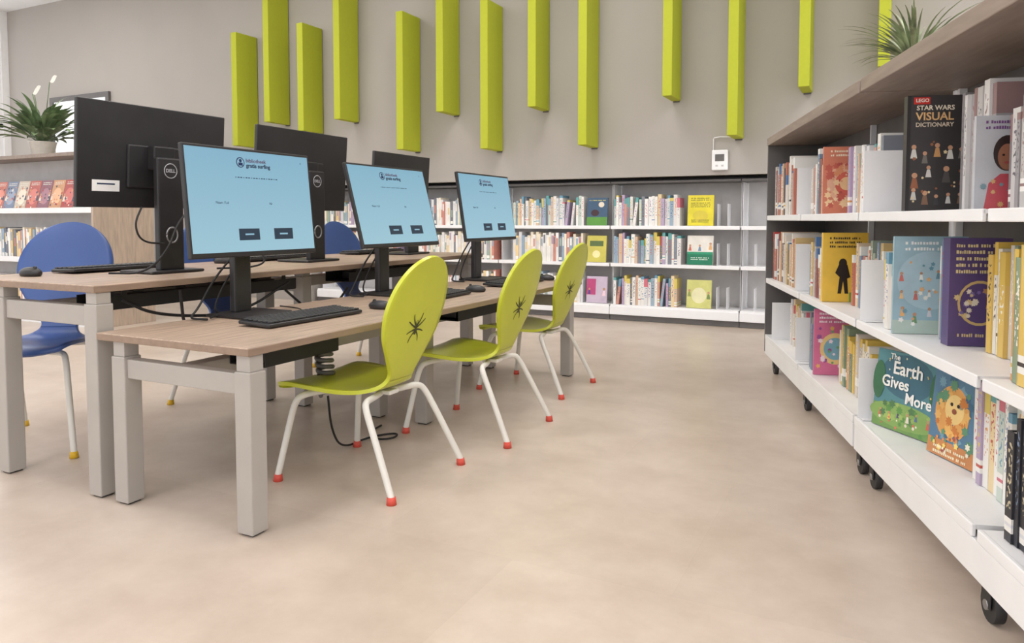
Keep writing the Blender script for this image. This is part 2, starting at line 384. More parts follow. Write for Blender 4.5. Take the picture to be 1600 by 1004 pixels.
# ---------------------------------------------------------------- monitors
MH=0.425
def monitor(zb,label,front,tiltdeg=4.0,MW=0.655):
    e=empty('computer_monitor',(0,0,0),label=label,category='monitor',group='computer monitors')
    b=B(); b.box((0.0,0,0.007),(0.22,0.25,0.012),M_black,0.005); b.obj('stand_base',e)
    pw=0.088 if front else 0.12
    ptop=zb+0.26 if front else zb+0.2
    b=B(); b.box((-0.05,0,(ptop+0.02)/2),(0.034,pw,ptop),M_black,0.008)
    t=[Vector((-0.068,0.026*math.cos(a),0.16+0.032*math.sin(a))) for a in [2*math.pi*k/24 for k in range(25)]]
    b.tube(t,0.004,M_steel,6)
    b.obj('stand_pole',e)
    zc=zb+MH/2
    tilt=Matrix.Translation((0.03,0,zc))@Matrix.Rotation(math.radians(-tiltdeg),4,'Y')
    hb=B(); hb.box((0,0,0),(0.02,MW,MH),M_black,0.004)
    hb.box((-0.014,0,-0.04),(0.014,MW*0.4,MH*0.42),M_black,0.006)
    hb.box((-0.04,0,0),(0.045,0.1,0.1),M_black,0.006)
    ho=hb.obj('screen_housing',e); ho.matrix_local=tilt
    d=B().box((0.0103,0,0.004),(0.0012,MW-0.018,MH-0.03),M_screen if front else M_black2,0).obj('display',e)
    d.matrix_local=tilt
    X=0.0112
    W=MW-0.018; H=MH-0.03
    def py(u): return (u-0.5)*W
    def pz(v): return (v-0.5)*H+0.004
    if front:
        for u in (0.43,0.72):
            B().box((X,py(u),pz(0.17)),(0.0008,W*0.165,H*0.115),M_uidark).obj('screen_button',d)
            B().box((X+0.0006,py(u),pz(0.17)),(0.0006,W*0.07,H*0.016),M_screen).obj('button_text',d)
        b=B()
        b.cyl((X-0.0003,py(0.405),pz(0.885)),(X+0.0004,py(0.405),pz(0.885)),0.0205,0.0205,M_uinavy,24)
        b.cyl((X,py(0.405),pz(0.885)),(X+0.0008,py(0.405),pz(0.885)),0.0165,0.0165,M_screen,24)
        b.cyl((X,py(0.405),pz(0.902)),(X+0.0012,py(0.405),pz(0.902)),0.007,0.007,M_uinavy,14)
        b.box((X+0.0004,py(0.405),pz(0.868)),(0.0012,0.022,0.012),M_uinavy)
        b.obj('logo_icon',d)
        text_obj('bibliotheek',0.021,M_uired,'logo_text',d,(X,py(0.45),pz(0.908)),1.12,'LEFT',0.0003)
        text_obj('gratis surfing',0.022,M_uitext,'logo_text',d,(X,py(0.45),pz(0.858)),1.12,'LEFT',0.0007)
        b=B()
        for k in range(17):
            b.box((X,py(0.36+k*0.021),pz(0.735)),(0.0006,0.009 if k%3 else 0.004,0.0035),M_uitext)
        b.obj('text_line',d)
        text_obj('Naam / Lid',0.014,M_uitext,'screen_text',d,(X,py(0.24),pz(0.48)))
        text_obj('Nr',0.014,M_uitext,'screen_text',d,(X,py(0.63),pz(0.48)))
        text_obj('x',0.014,M_uitext,'screen_text',d,(X,py(0.93),pz(0.93)))
    else:
        s=B().box((-0.0107,0.225,-0.125),(0.001,0.115,0.045),M_paper,0); s.box((-0.0113,0.225,-0.118),(0.0006,0.075,0.006),M_uitext,0); so=s.obj('sticker',e); so.matrix_local=tilt
        t=B(); t.tube([Vector((-0.0675,0.03*math.cos(a),zb+0.155+0.03*math.sin(a))) for a in [2*math.pi*k/30 for k in range(31)]],0.0018,M_emblem,6)
        t.obj('emblem',e)
        o=text_obj('DELL',0.02,M_emblem,'emblem_text',e,(0,0,0),1.0,'CENTER',0.0006)
        o.rotation_euler=(0,0,math.pi); o.location=(-0.0678,0,zb+0.155)
    return e
FL='black monitor with lit blue log-in screen on the low bench'
mf=monitor(0.24,FL,True,5.5); mf.location=(-2.275,2.175,ZL)
m2=monitor(0.24,'black monitor with lit blue screen tilted back on low bench',True,15.0,0.665); m2.location=(-2.27,3.12,ZL)
m3=monitor(0.25,FL,True,9.0,0.67); m3.location=(-2.275,4.13,ZL)
BL='black monitor seen from behind on the tall bench'
mb=monitor(0.275,BL,False,4.0,0.69)
mb.rotation_euler=(0,0,math.pi-0.04); mb.location=(-2.755,2.15,0.745)
c=copy_tree(mb); c.location=(-2.77,3.07,0.745); c.rotation_euler=(0,0,math.pi)
mb3=monitor(0.225,BL,False,4.0,0.62); mb3.location=(-2.785,4.0,0.745); mb3.rotation_euler=(0,0,math.pi)

# keyboards & mice
def keyboard():
    e=empty('keyboard',(0,0,0),label='black computer keyboard with flat keys on the bench',category='keyboard',group='black keyboards')
    b=B(); b.box((0,0,0.009),(0.16,0.5,0.014),M_black,0.005,M=Matrix.Rotation(math.radians(2),4,'Y')); b.obj('keyboard_case',e)
    b=B()
    for r in range(6):
        y=-0.235; x=0.06-r*0.024
        n=0
        while y<0.228:
            w=0.0185
            if r==0 and 3<=n<=3: w=0.11
            if n==0 and r>0: w=0.022+0.004*(5-r)
            if (r!=0 and abs(y-0.085)<0.008): y+=0.006
            b.box((x,y+w/2,0.0195+ (x*-0.035)),(0.019,w,0.007),M_keys,0.0018,seg=1)
            y+=w+0.003; n+=1
    b.obj('keys',e)
    return e
kb=keyboard(); kb.location=(-1.985,2.17,ZL+0.0035); kb.rotation_euler=(0,0,-0.03)
for (x,y,z,r) in ((-1.96,3.05,ZL+0.0035,0.03),(-1.96,3.95,ZL+0.0035,-0.02),(-3.05,2.15,0.7485,math.pi),(-3.05,3.1,0.7485,math.pi),(-3.05,4.0,0.7485,math.pi)):
    c=copy_tree(kb); c.location=(x,y,z); c.rotation_euler=(0,0,r)
def mouse():
    e=empty('computer_mouse',(0,0,0),label='black computer mouse resting on the bench',category='computer mouse',group='black mice')
    b=B(); b.sphere((0,0,0.012),(0.058,0.032,0.024),M_black)
    for v in b.bm.verts:
        if v.co.z<0: v.co.z=0
    b.obj('mouse_body',e)
    b=B(); b.cyl((-0.03,-0.004,0.033),(-0.03,0.004,0.033),0.007,0.007,M_keys,14); b.obj('scroll_wheel',e)
    return e
ms=mouse(); ms.location=(-1.93,2.58,ZL+0.001)
for (x,y,z,r) in ((-1.93,3.42,ZL+0.001,0.1),(-1.90,4.28,ZL+0.001,0),(-3.03,1.76,0.746,math.pi),(-3.03,2.72,0.746,math.pi)):
    c=copy_tree(ms); c.location=(x,y,z); c.rotation_euler=(0,0,r)

# ---------------------------------------------------------------- chairs
CL=[(0.295,0.330),(0.28,0.347),(0.215,0.360),(0.11,0.356),(0.0,0.348),(-0.07,0.348),(-0.118,0.364),(-0.145,0.40),(-0.168,0.465),(-0.2,0.565),(-0.238,0.69),(-0.27,0.79),(-0.29,0.84)]
def catmull(P,t):
    n=len(P)-1; i=min(int(t),n-1); f=t-i
    p0=P[max(i-1,0)];p1=P[i];p2=P[i+1];p3=P[min(i+2,n)]
    return [0.5*((2*p1[k])+(-p0[k]+p2[k])*f+(2*p0[k]-5*p1[k]+4*p2[k]-p3[k])*f*f+(-p0[k]+3*p1[k]-3*p2[k]+p3[k])*f**3) for k in range(len(p1))]
WID=[0.175,0.2,0.222,0.222,0.2,0.15,0.098,0.078,0.116,0.174,0.186,0.15,0.05]
def build_chair(name,label,group,M_shell,M_foot,seat,k,motif,wback=1.0):
    e=empty(name,(0,0,0),label=label,category='chair',group=group)
    cl=[(x,seat+(z-0.355)*k,w*(wback if i>7 else 1)) for i,((x,z),w) in enumerate(zip(CL,WID))]
    N=len(cl)-1
    def C(t):
        return catmull(cl,max(0,min(N-1e-6,t)))
    zs=C(9.55); ZT=cl[-1][1]
    def S(t,w,off=0):
        x,z,W=C(t)
        if t<1.0: W=W*(math.sqrt(max(0.0,1-((1.0-t)/1.0)**2))*0.45+0.55)
        if t>9.55:
            q=min(1.0,(z-zs[1])/(ZT-zs[1]))
            W=max(0.001,zs[2]*math.sqrt(max(0,1-q*q)))
        a=C(t-0.05);b_=C(t+0.05)
        d=Vector((b_[0]-a[0],0,b_[1]-a[1])).normalized()
        nrm=Vector((d.z,0,-d.x))
        if nrm.z<0 and t<5: nrm=-nrm
        y=w*W
        cur=0.35 if t>7 else 0.25
        p=Vector((x,y,z))+nrm*(cur*y*y+off)
        if t<1.5: p.x-=(1-t/1.5)*0.6*y*y*2.2
        return p
    th=0.014
    def shell(t0,t1,name):
        bm=B(); nu=60; nw=16
        mi=bm.mi(M_shell)
        top=[];bot=[]
        for i in range(nu+1):
            f=i/nu
            if name=='backrest': f=math.sin(f*math.pi/2)**0.9
            t=t0+(t1-t0)*f
            top.append([bm.bm.verts.new(S(t,-1+2*j/nw,0)) for j in range(nw+1)])
            bot.append([bm.bm.verts.new(S(t,-1+2*j/nw,-th)) for j in range(nw+1)])
        def F(vs,sm=True):
            f=bm.bm.faces.new(vs); f.smooth=sm; f.material_index=mi
        for i in range(nu):
            for j in range(nw):
                F((top[i][j],top[i][j+1],top[i+1][j+1],top[i+1][j])[::-1]); F((bot[i][j],bot[i][j+1],bot[i+1][j+1],bot[i+1][j]))
            F((top[i][0],top[i+1][0],bot[i+1][0],bot[i][0])[::-1],False); F((top[i][nw],top[i+1][nw],bot[i+1][nw],bot[i][nw]),False)
        for j in range(nw):
            F((top[0][j],top[0][j+1],bot[0][j+1],bot[0][j]),False); F((top[nu][j],top[nu][j+1],bot[nu][j+1],bot[nu][j])[::-1],False)
        bmesh.ops.recalc_face_normals(bm.bm,faces=bm.bm.faces)
        return bm.obj(name,e)
    shell(0.0,6.6,'seat'); back=shell(6.6,N,'backrest')
    if motif:
        bm=B()
        tc=9.05
        def P(cx,cy): return S(tc+cy*0.46,cx*0.30,-th-0.0012)
        def stroke(pts,w0,w1):
            prev=None
            for q,(cx,cy) in enumerate(pts):
                f=q/(len(pts)-1); w=w0*(1-f)+w1*f
                a=pts[max(q-1,0)]; b_=pts[min(q+1,len(pts)-1)]
                dx,dy=b_[0]-a[0],b_[1]-a[1]; L=math.hypot(dx,dy) or 1
                nx,ny=-dy/L*w,dx/L*w
                pa=P(cx+nx,cy+ny); pb=P(cx-nx,cy-ny)
                if prev: bm.poly((prev[0],prev[1],pb,pa),M_ink)
                prev=(pa,pb)
        def blob(cx,cy,rx,ry):
            bm.poly([P(cx+rx*math.cos(2*math.pi*i/16),cy+ry*math.sin(2*math.pi*i/16)) for i in range(16)],M_ink)
        blob(0,-0.14,0.19,0.26); blob(0,0.2,0.13,0.16)
        for sx in (-1,1):
            for (a0,k1,k2) in ((0.2,(0.45,0.6),(0.5,1.0)),(0.1,(0.6,0.35),(0.95,0.6)),(0.0,(0.6,-0.05),(1.0,-0.25)),(-0.1,(0.5,-0.4),(0.65,-0.95))):
                pts=[]
                for q in range(9):
                    f=q/8
                    x_=2*(1-f)*f*k1[0]*sx+f*f*k2[0]*sx; y_=(1-f)**2*a0+2*(1-f)*f*k1[1]+f*f*k2[1]
                    pts.append((x_,y_))
                stroke(pts,0.07,0.035)
            stroke([(0.03*sx,0.3),(0.1*sx,0.45),(0.05*sx,0.6)],0.04,0.02)
        bm.obj('spider_motif',back)
    zf=seat-0.036
    for sx,fx in ((1,0.245),(-1,-0.27)):
        for sy in (1,-1):
            hip=(0.15 if sx>0 else -0.10)
            P_=[(hip*0.7,sy*0.02,zf),(hip*0.95,sy*0.09,zf),(hip*1.12,sy*0.165,zf+0.001),(hip*1.3,sy*0.188,zf-0.02),(hip*1.3*0.6+fx*0.4,sy*0.205,zf*0.6),(fx,sy*0.232,0.02)]
            lg=B().tube(smooth_path(P_,3),0.0122,M_tube,12).obj('leg',e)
            B().cyl((fx,sy*0.232,0.0),(fx*0.995,sy*0.231,0.026),0.018,0.015,M_foot,16).obj('foot_cap',lg)
    b=B(); b.box((0,0,zf+0.004),(0.24,0.06,0.016),M_tube,0.005); b.obj('seat_mount',e)
    return e
gc=build_chair('school_chair','lime green bentwood chair with red-capped cream legs at low bench','green chairs at the low bench',M_lime,M_red,0.356,1.0,True)
gc.location=(-1.74,2.25,0); gc.rotation_euler=(0,0,math.pi)
c=copy_tree(gc); c.location=(-1.675,2.98,0); c.rotation_euler=(0,0,math.pi+0.02)
c=copy_tree(gc); c.location=(-1.79,3.88,0); c.rotation_euler=(0,0,math.pi-0.02)
bc=build_chair('school_chair','blue bentwood chair with yellow-capped cream legs at tall bench','blue chairs at the tall bench',M_blue,M_yellow,0.455,1.04,False,1.12)
bc.location=(-3.25,1.93,0); bc.rotation_euler=(0,0,math.radians(-58))
for y in (2.85,3.95):
    c=copy_tree(bc); c.location=(-3.05,y,0); c.rotation_euler=(0,0,0)

# ---------------------------------------------------------------- books
ACC=[(194,90,80),(84,112,160),(220,160,96),(94,140,114),(150,112,160),(84,84,90),(212,116,132),(114,160,184),(104,166,166),(222,202,106)]
M_bookwall=book_mat('library_spines_pale',[(242,240,236),(212,156,142),(232,228,226),(238,235,231),(158,178,194),(242,239,233),(236,214,170),(130,134,144),(222,222,226),(184,166,194),(242,242,240),(228,228,228),(220,190,164),(244,241,239),(202,214,206),(236,233,229)],ACC,0.3)
M_bookbright=book_mat('library_spines_mixed',[(222,214,204),(196,124,106),(234,230,224),(120,126,140),(214,188,134),(196,192,188),(154,98,94),(150,164,150),(228,206,180),(108,98,98),(210,202,194),(124,144,170),(212,174,140)],
 [(240,236,228),(50,50,56),(222,186,80),(196,80,76),(84,120,170),(240,240,236)],0.3)
M_bookgrey=book_mat('library_spines_grey',[(190,187,186),(160,156,158),(208,205,203),(136,132,134),(216,214,213)],[(106,102,106),(224,224,224),(146,118,118)],0.2)
M_bookdark=book_mat('library_spines_dark',[(46,48,56),(58,62,78),(40,40,46),(62,70,94),(50,50,56)],[(220,220,226),(130,150,180),(200,190,160)],0.4)
M_bookwarm=book_mat('library_spines_warm',[(206,92,80),(222,190,106),(232,227,216),(214,206,196),(222,164,106),(226,216,196),(140,156,130)],[(240,236,228),(70,60,60),(222,190,90)],0.4)
def unit_book(m):
    b=B(); 
    b.box((0.04,0.5,0.5),(0.08,1,1),m); b.box((0.96,0.5,0.5),(0.08,1,1),m)
    b.box((0.5,0.015,0.5),(0.92,0.03,1),m,0.008)
    b.box((0.5,0.5,0.5),(0.84,0.94,0.965),M_pages)
    return b.mesh('book')
UB={}
for k,m in (('pale',M_bookwall),('bright',M_bookbright),('grey',M_bookgrey),('dark',M_bookdark),('warm',M_bookwarm)):
    UB[k]=unit_book(m)
def put_book(kind,loc,rotz,t,d,h,lean=0.0,label='',group='',name='book',leany=0.0):
    o=bpy.data.objects.new(name,UB[kind]); COL.objects.link(o)
    o.scale=(t,d,h)
    o.rotation_mode='XYZ'
    o.rotation_euler=(lean,leany,rotz); o.location=loc
    o['label']=label; o['category']='book'; o['group']=group
    return o

COVERMAT={}
def cm(c):
    k=tuple(c)
    if k not in COVERMAT: COVERMAT[k]=mat('cover_colour',c,0.35,var=0.04,scale=12)
    return COVERMAT[k]
def feat(loc,rotz,t,d,h,c,label,art=(),texts=(),lean=0.0,group='picture books'):
    o=B(); m=cm(c)
    o.span(0,0.003,0,d,0,h,m); o.span(t-0.003,t,0,d,0,h,m); o.span(0.002,t-0.002,0,0.004,0,h,m,0.001)
    ob=o.obj('picture_book',None,loc,(0,lean,rotz))
    ob['label']=label; ob['category']='picture book'; ob['group']=group
    B().span(0.003,t-0.003,0.004,d-0.004,0.003,h-0.003,M_pages).obj('page_block',ob)
    if art:
        b=B(); lay=0
        for a in art:
            lay+=0.00022
            X=t+lay
            if a[0]=='disc':
                _,y,z,ry,rz,cc=a; n=22
                b.poly([(X,y*d+ry*d*math.cos(2*math.pi*i/n),z*h+rz*h*math.sin(2*math.pi*i/n)) for i in range(n)],cm(cc))
            elif a[0]=='rect':
                _,y0,y1,z0,z1,cc=a
                b.poly([(X,y0*d,z0*h),(X,y1*d,z0*h),(X,y1*d,z1*h),(X,y0*d,z1*h)],cm(cc))
            elif a[0]=='poly':
                b.poly([(X,p[0]*d,p[1]*h) for p in a[1]],cm(a[2]))
            elif a[0]=='lines':   # small illegible title lettering
                _,y0,y1,z0,n,cc=a; rn=random.Random(int(z0*100)+n)
                for i in range(n):
                    zz=(z0-i*0.06); y=y0
                    while y<y1-0.02:
                        w=rn.uniform(0.018,0.04); w=min(w,y1-y); hh=rn.uniform(0.010,0.019)
                        b.poly([(X,y*d,(zz-0.014)*h),(X,(y+w)*d,(zz-0.014)*h),(X,(y+w)*d,(zz+hh)*h),(X,y*d,(zz+hh)*h)],cm(cc)); y+=w+(0.012 if rn.random()<0.8 else 0.045)
            elif a[0]=='dots':
                _,n,seed,cols,r,z0,z1=a; rn=random.Random(seed)
                for i in range(n):
                    y=rn.uniform(0.1,0.9);z=rn.uniform(z0,z1);rr=r*rn.uniform(0.6,1.3); cc=cols[i%len(cols)]
                    XX=X+i*0.00003
                    ph=rn.random()*6; k=rn.choice([5,6,9])
                    b.poly([(XX,y*d+rr*d*(1 if j%2 else 0.62)*math.cos(math.pi*j/k+ph),z*h+rr*d*(1 if j%2 else 0.62)*math.sin(math.pi*j/k+ph)) for j in range(2*k)],cm(cc))
            elif a[0]=='figs':   # little people-like shapes
                _,n,seed,cols,r,z0=a; rn=random.Random(seed)
                for i in range(n):
                    y=0.12+0.76*i/max(1,n-1)+rn.uniform(-0.02,0.02); z=z0+rn.uniform(-0.03,0.05); s_=r*rn.uniform(0.8,1.2)*d
                    c1=cols[i%len(cols)]; XX=X+0.00003*i
                    b.poly([(XX,y*d-s_*0.7,z*h-s_*1.6),(XX,y*d+s_*0.7,z*h-s_*1.6),(XX,y*d+s_*0.35,z*h+s_*0.3),(XX,y*d-s_*0.35,z*h+s_*0.3)],cm(c1))
                    b.poly([(XX+0.0001,y*d+s_*0.5*math.cos(2*math.pi*j/12),z*h+s_*0.8+s_*0.5*math.sin(2*math.pi*j/12)) for j in range(12)],cm((196,150,120)))
        b.obj('cover_picture',ob)
    for (s,size,y,z,cc) in texts:
        text_obj(s,size,cm(cc),'cover_title',ob,(t+0.0035,y*d,z*h),1.0,'CENTER',size*0.02)
    return ob

# ---------------------------------------------------------------- wall shelving in the niche
BX=[-6.0,-4.78,-3.56,-2.34,-1.12,0.10,1.32]
ROWZ=[0.15,0.55,0.91]
for a,bx in zip(BX[:-1],BX[1:]):
    e=empty('wall_bookshelf',((a+bx)/2,6.96,0),label='white metal wall bookcase bay standing under the taupe wall',category='bookshelf',group='wall bookcase bays')
    w=(bx-a)-0.006; h=w/2
    B().box((0,0.165,0.68),(w,0.01,1.3),M_shelfgrey).obj('back_panel',e)
    for sx in (-1,1):
        b=B(); b.box((sx*(h-0.009),0.145,0.67),(0.016,0.03,1.28),M_white,0.002)
        b.box((sx*(h-0.003),0.03,0.67),(0.003,0.22,1.28),M_white); b.obj('upright',e)
    for z in ROWZ:
        b=B(); b.box((0,-0.01,z-0.006),(w-0.012,0.3,0.012),M_white); b.box((0,-0.166,z-0.014),(w-0.006,0.012,0.034),M_white,0.003); b.obj('shelf',e)
    b=B(); b.box((0,-0.17,0.095),(w,0.02,0.08),M_white,0.003); b.box((0,-0.15,0.028),(w,0.02,0.05),M_dgrey); b.obj('plinth',e)
    B().box((0,-0.0,1.325),(w,0.33,0.02),M_dgrey,0.002).obj('top_panel',e)  # dark colour paints in the shadow strip above the shelves
YB=6.80
def wall_row(x0,x1,z,kind='pale',hh=(0.25,0.30),grp='books on the wall shelves',tt=(0.020,0.035)):
    x=x0
    while x<x1:
        t=random.uniform(*tt); h=random.uniform(*hh)
        if random.random()<0.12: h*=0.87
        if random.random()<0.05 and x+t+0.06<x1:
            ly=0.12
            put_book(kind,(x+0.002,YB+random.uniform(0,0.03),z+0.0055),0,t,0.17,h*0.97,0,'slim hardback leaning among books on a white shelf',grp,leany=ly)
            x+=t+h*math.sin(ly)+0.006
            continue
        put_book(kind,(x,YB+random.uniform(0,0.03),z+0.0015),0,t,0.17,h,0,'slim pale-spined library book upright on a white shelf',grp)
        x+=t+0.0012
    return x
for z in ROWZ:
    wall_row(-2.31,-1.69,z)
wall_row(-3.40,-2.64,ROWZ[2])
FARC=[cm(c) for c in ((242,240,235),(230,228,224),(206,140,126),(238,226,204),(150,172,192),(245,241,237),(222,222,225),(234,208,156),(238,236,234),(178,160,186),(160,180,168),(120,124,134))]
fb=B(); frn=random.Random(21)
def far_row(x0,x1,y,z):
    x=x0
    while x<x1:
        t=frn.uniform(0.020,0.035); h=frn.uniform(0.24,0.30); m=frn.choice(FARC); m2=frn.choice(FARC)
        yy=y+frn.uniform(0,0.02)
        fb.span(x,x+t,yy,yy+0.17,z+0.0015,z+h,m)
        a=frn.uniform(0.3,0.7); fb.span(x+t*0.2,x+t*0.8,yy-0.0008,yy,z+h*a,z+h*min(0.95,a+0.3),m2)
        if frn.random()<0.5: fb.span(x+0.001,x+t-0.001,yy-0.0009,yy,z+h*0.06,z+h*0.18,FARC[0])
        x+=t+0.001
for z in ROWZ: far_row(-4.72,-3.62,YB,z)
far_row(-3.40,-2.64,YB,ROWZ[0]); far_row(-3.40,-2.64,YB,ROWZ[1])
far_row(-5.9,-4.85,YB,0.91); far_row(-5.9,-4.85,YB,0.55)
far_row(-8.3,-6.32,4.2,0.60); far_row(-8.3,-6.32,4.2,0.14)
fo=fb.obj('books'); fo['kind']='stuff'; fo['label']='rows of small pale-spined library books on distant shelves'; fo['category']='books'
R_=-math.pi/2
def wall_cover(x,z,w,h,c,label,art,texts=()):
    feat((x,YB+0.03,z+0.0035),R_,0.02,w,h,c,label,art,texts,lean=-0.10,group='face-out books on the wall shelves')
wall_cover(-1.60,0.91,0.235,0.28,(226,212,44),'yellow paperback displayed face out on a white shelf',[('lines',0.12,0.88,0.9,2,(90,90,30)),('lines',0.12,0.88,0.74,3,(110,106,40)),('disc',0.5,0.32,0.3,0.18,(214,196,60)),('lines',0.15,0.85,0.18,2,(90,90,30))])
wall_cover(-1.60,0.55,0.235,0.27,(230,226,218),'white and green picture book displayed face out',[('rect',0,1,0,0.36,(30,122,90)),('rect',0,1,0.36,0.44,(40,150,110)),('figs',3,4,[(206,110,90),(110,140,170),(220,170,110)],0.09,0.62),('lines',0.15,0.85,0.24,2,(220,236,226))])
wall_cover(-1.60,0.15,0.225,0.26,(210,210,130),'yellow-green picture book displayed face out',[('disc',0.5,0.45,0.3,0.28,(232,228,184)),('figs',2,8,[(150,160,90),(120,140,90)],0.12,0.5)])
wall_cover(-2.59,0.91,0.21,0.27,(60,90,120),'dark blue and green picture book displayed face out',[('rect',0,1,0,0.3,(90,150,60)),('disc',0.4,0.45,0.2,0.12,(60,30,40)),('disc',0.7,0.75,0.14,0.1,(230,220,200)),('lines',0.1,0.9,0.9,1,(230,220,120))])
wall_cover(-2.59,0.55,0.20,0.26,(206,196,90),'yellow-green booklet displayed face out',[('rect',0.15,0.85,0.6,0.8,(90,110,60)),('disc',0.5,0.3,0.2,0.14,(240,230,170))])
wall_cover(-2.59,0.15,0.21,0.26,(200,184,204),'pale pink picture book displayed face out',[('rect',0,0.45,0.3,0.9,(190,70,124)),('figs',2,2,[(90,60,140),(240,210,220)],0.12,0.4)])
def bookend(loc,rotz,h=0.2,w=0.15,label='white metal bookend standing on a shelf'):
    e=empty('bookend',loc,rotz,label=label,category='bookend',group='metal bookends')
    B().box((0.0015,w/2,h/2+0.002),(0.0025,w,h),M_white,0.001).obj('upright_plate',e)
    B().box((0.02,w/2,0.0012),(0.038,w*0.9,0.002),M_white).obj('foot_plate',e)
for z in ROWZ:
    for x in (-1.33,-1.24): bookend((x,6.82,z+0.001),0,0.2,0.15)
for z in ROWZ[:2]:
    bookend((-1.0,6.82,z+0.001),0,0.2,0.15)

# ---------------------------------------------------------------- right mobile shelving
ROT=math.radians(16.7); F0=Vector((-0.652,4.918,0))
RM=Matrix.Translation(F0)@Matrix.Rotation(ROT,4,'Z')
def RS(s,t,z): return RM@Vector((t,-s,z))
DEP=0.36; Z1,Z2,Z3=0.995,0.60,0.24
for s0 in (0.0,2.01):
    e=empty('mobile_bookshelf',RS(s0,0,0),ROT,label='white mobile bookcase on casters with taupe top board',category='bookshelf',group='mobile bookcases')
    L=1.99
    B().span(-0.004,DEP+0.03,-L,0,1.435,1.482,M_taupe,0.003).obj('top_board',e)
    B().span(DEP-0.012,DEP,-L+0.01,-0.01,0.14,1.434,M_backgrey).obj('back_panel',e)
    if s0==0:
        B().span(0.0,DEP,-0.02,0,0.13,1.434,M_dgrey,0.002).obj('end_panel',e)
    else:
        B().span(0.32,DEP-0.013,-0.02,-0.002,0.24,1.434,M_white,0.002).obj('end_post',e)
    B().span(0.32,DEP-0.013,-L,-L+0.018,0.24,1.434,M_white,0.002).obj('end_post',e)
    for bay in range(2):
        ya=-bay*1.0-0.022; yb=-(bay+1)*1.0+0.008
        if bay==1: yb=-L+0.001
        if s0>0 and bay==0: ya=-0.003
        for z in (Z1,Z2):
            b=B(); b.span(0.004,DEP-0.014,yb,ya,z-0.010,z,M_white); b.span(0,0.012,yb,ya,z-0.030,z+0.001,M_white,0.003)
            b.span(DEP-0.05,DEP-0.02,yb,ya,z-0.03,z-0.01,M_white); b.obj('shelf',e)
        b=B(); b.span(0.012,DEP-0.014,yb,ya,Z3-0.012,Z3,M_white); b.span(0,0.012,yb,ya,Z3-0.03,Z3+0.001,M_white,0.003); b.obj('shelf',e)
    B().span(0.32,DEP-0.013,-1.013,-0.998,0.25,1.434,M_white,0.002).obj('centre_post',e)
    b=B(); b.span(0.002,0.02,-L,-0.003,0.118,Z3-0.031,M_white,0.002); b.span(0.02,DEP-0.013,-L,-0.021,0.13,0.15,M_white); b.obj('base_frame',e)
    for sc in (0.07,0.97,L-0.07):
        for tc in (0.06,DEP-0.05):
            c=B(); c.box((tc,-sc,0.124),(0.056,0.056,0.01),M_steel,0.002); c.cyl((tc,-sc,0.12),(tc,-sc,0.09),0.014,0.014,M_steel)
            c.span(tc-0.018,tc-0.014,-sc-0.034,-sc+0.014,0.035,0.095,M_rubber,0.002); c.span(tc+0.014,tc+0.018,-sc-0.034,-sc+0.014,0.035,0.095,M_rubber,0.002)
            c.span(tc-0.018,tc+0.018,-sc-0.034,-sc+0.014,0.088,0.097,M_rubber,0.002)
            cc=c.obj('caster',e)
            w=B(); w.cyl((tc-0.012,-sc-0.012,0.041),(tc+0.012,-sc-0.012,0.041),0.041,0.041,M_rubber,28)
            w.cyl((tc-0.020,-sc-0.012,0.041),(tc+0.020,-sc-0.012,0.041),0.012,0.012,M_steel,16)
            w.obj('wheel',cc)
RB=ROT-math.pi/2
def srow(s0,s1,z,kind,hh,t0=0.03,depth=0.2,tt=(0.018,0.038),grp='books on the mobile bookcase',label='library book standing upright on a white shelf'):
    s=s0
    while True:
        t=random.uniform(*tt)
        if s+t>s1: break
        tz=t0+random.uniform(0,0.015)
        h=random.uniform(*hh); d=min(depth*random.uniform(0.85,1.05),0.342-tz)
        put_book(kind,RS(s,tz,z+0.0015),RB,t,d,h,0,label,grp)
        s+=t+0.0008
    return s
def sfeat(s,z,t,d,h,c,label,art=(),texts=(),t0=0.02,turn=0.0):
    return feat(RS(s,t0,z+0.0015),RB+turn,t,d,h,c,label,art,texts,group='picture books on the mobile bookcase')
def sface(s,z,t,d,h,c,label,art=(),texts=(),t0=0.08,lean=-0.1,turn=0.0):
    return feat(RS(s,t0,z+0.003),ROT+math.pi+turn,t,d,h,c,label,art,texts,lean=lean,group='picture books on the mobile bookcase')
def sbend(s,z,h=0.22,w=0.17,t0=0.01):
    bookend(RS(s,t0,z+0.0015),RB,h,w,'white metal bookend beside picture books on a shelf')
# bay A
srow(0.06,0.7,Z1,'bright',(0.22,0.33)); srow(0.06,0.75,Z2,'bright',(0.22,0.30)); srow(0.34,0.8,Z3,'pale',(0.2,0.27),t0=0.08)
sbend(0.2,Z3,0.22,0.18)
for z in (Z1,Z2): sbend(0.86,z,0.24,0.15)
sbend(0.9,Z3,0.22,0.16)
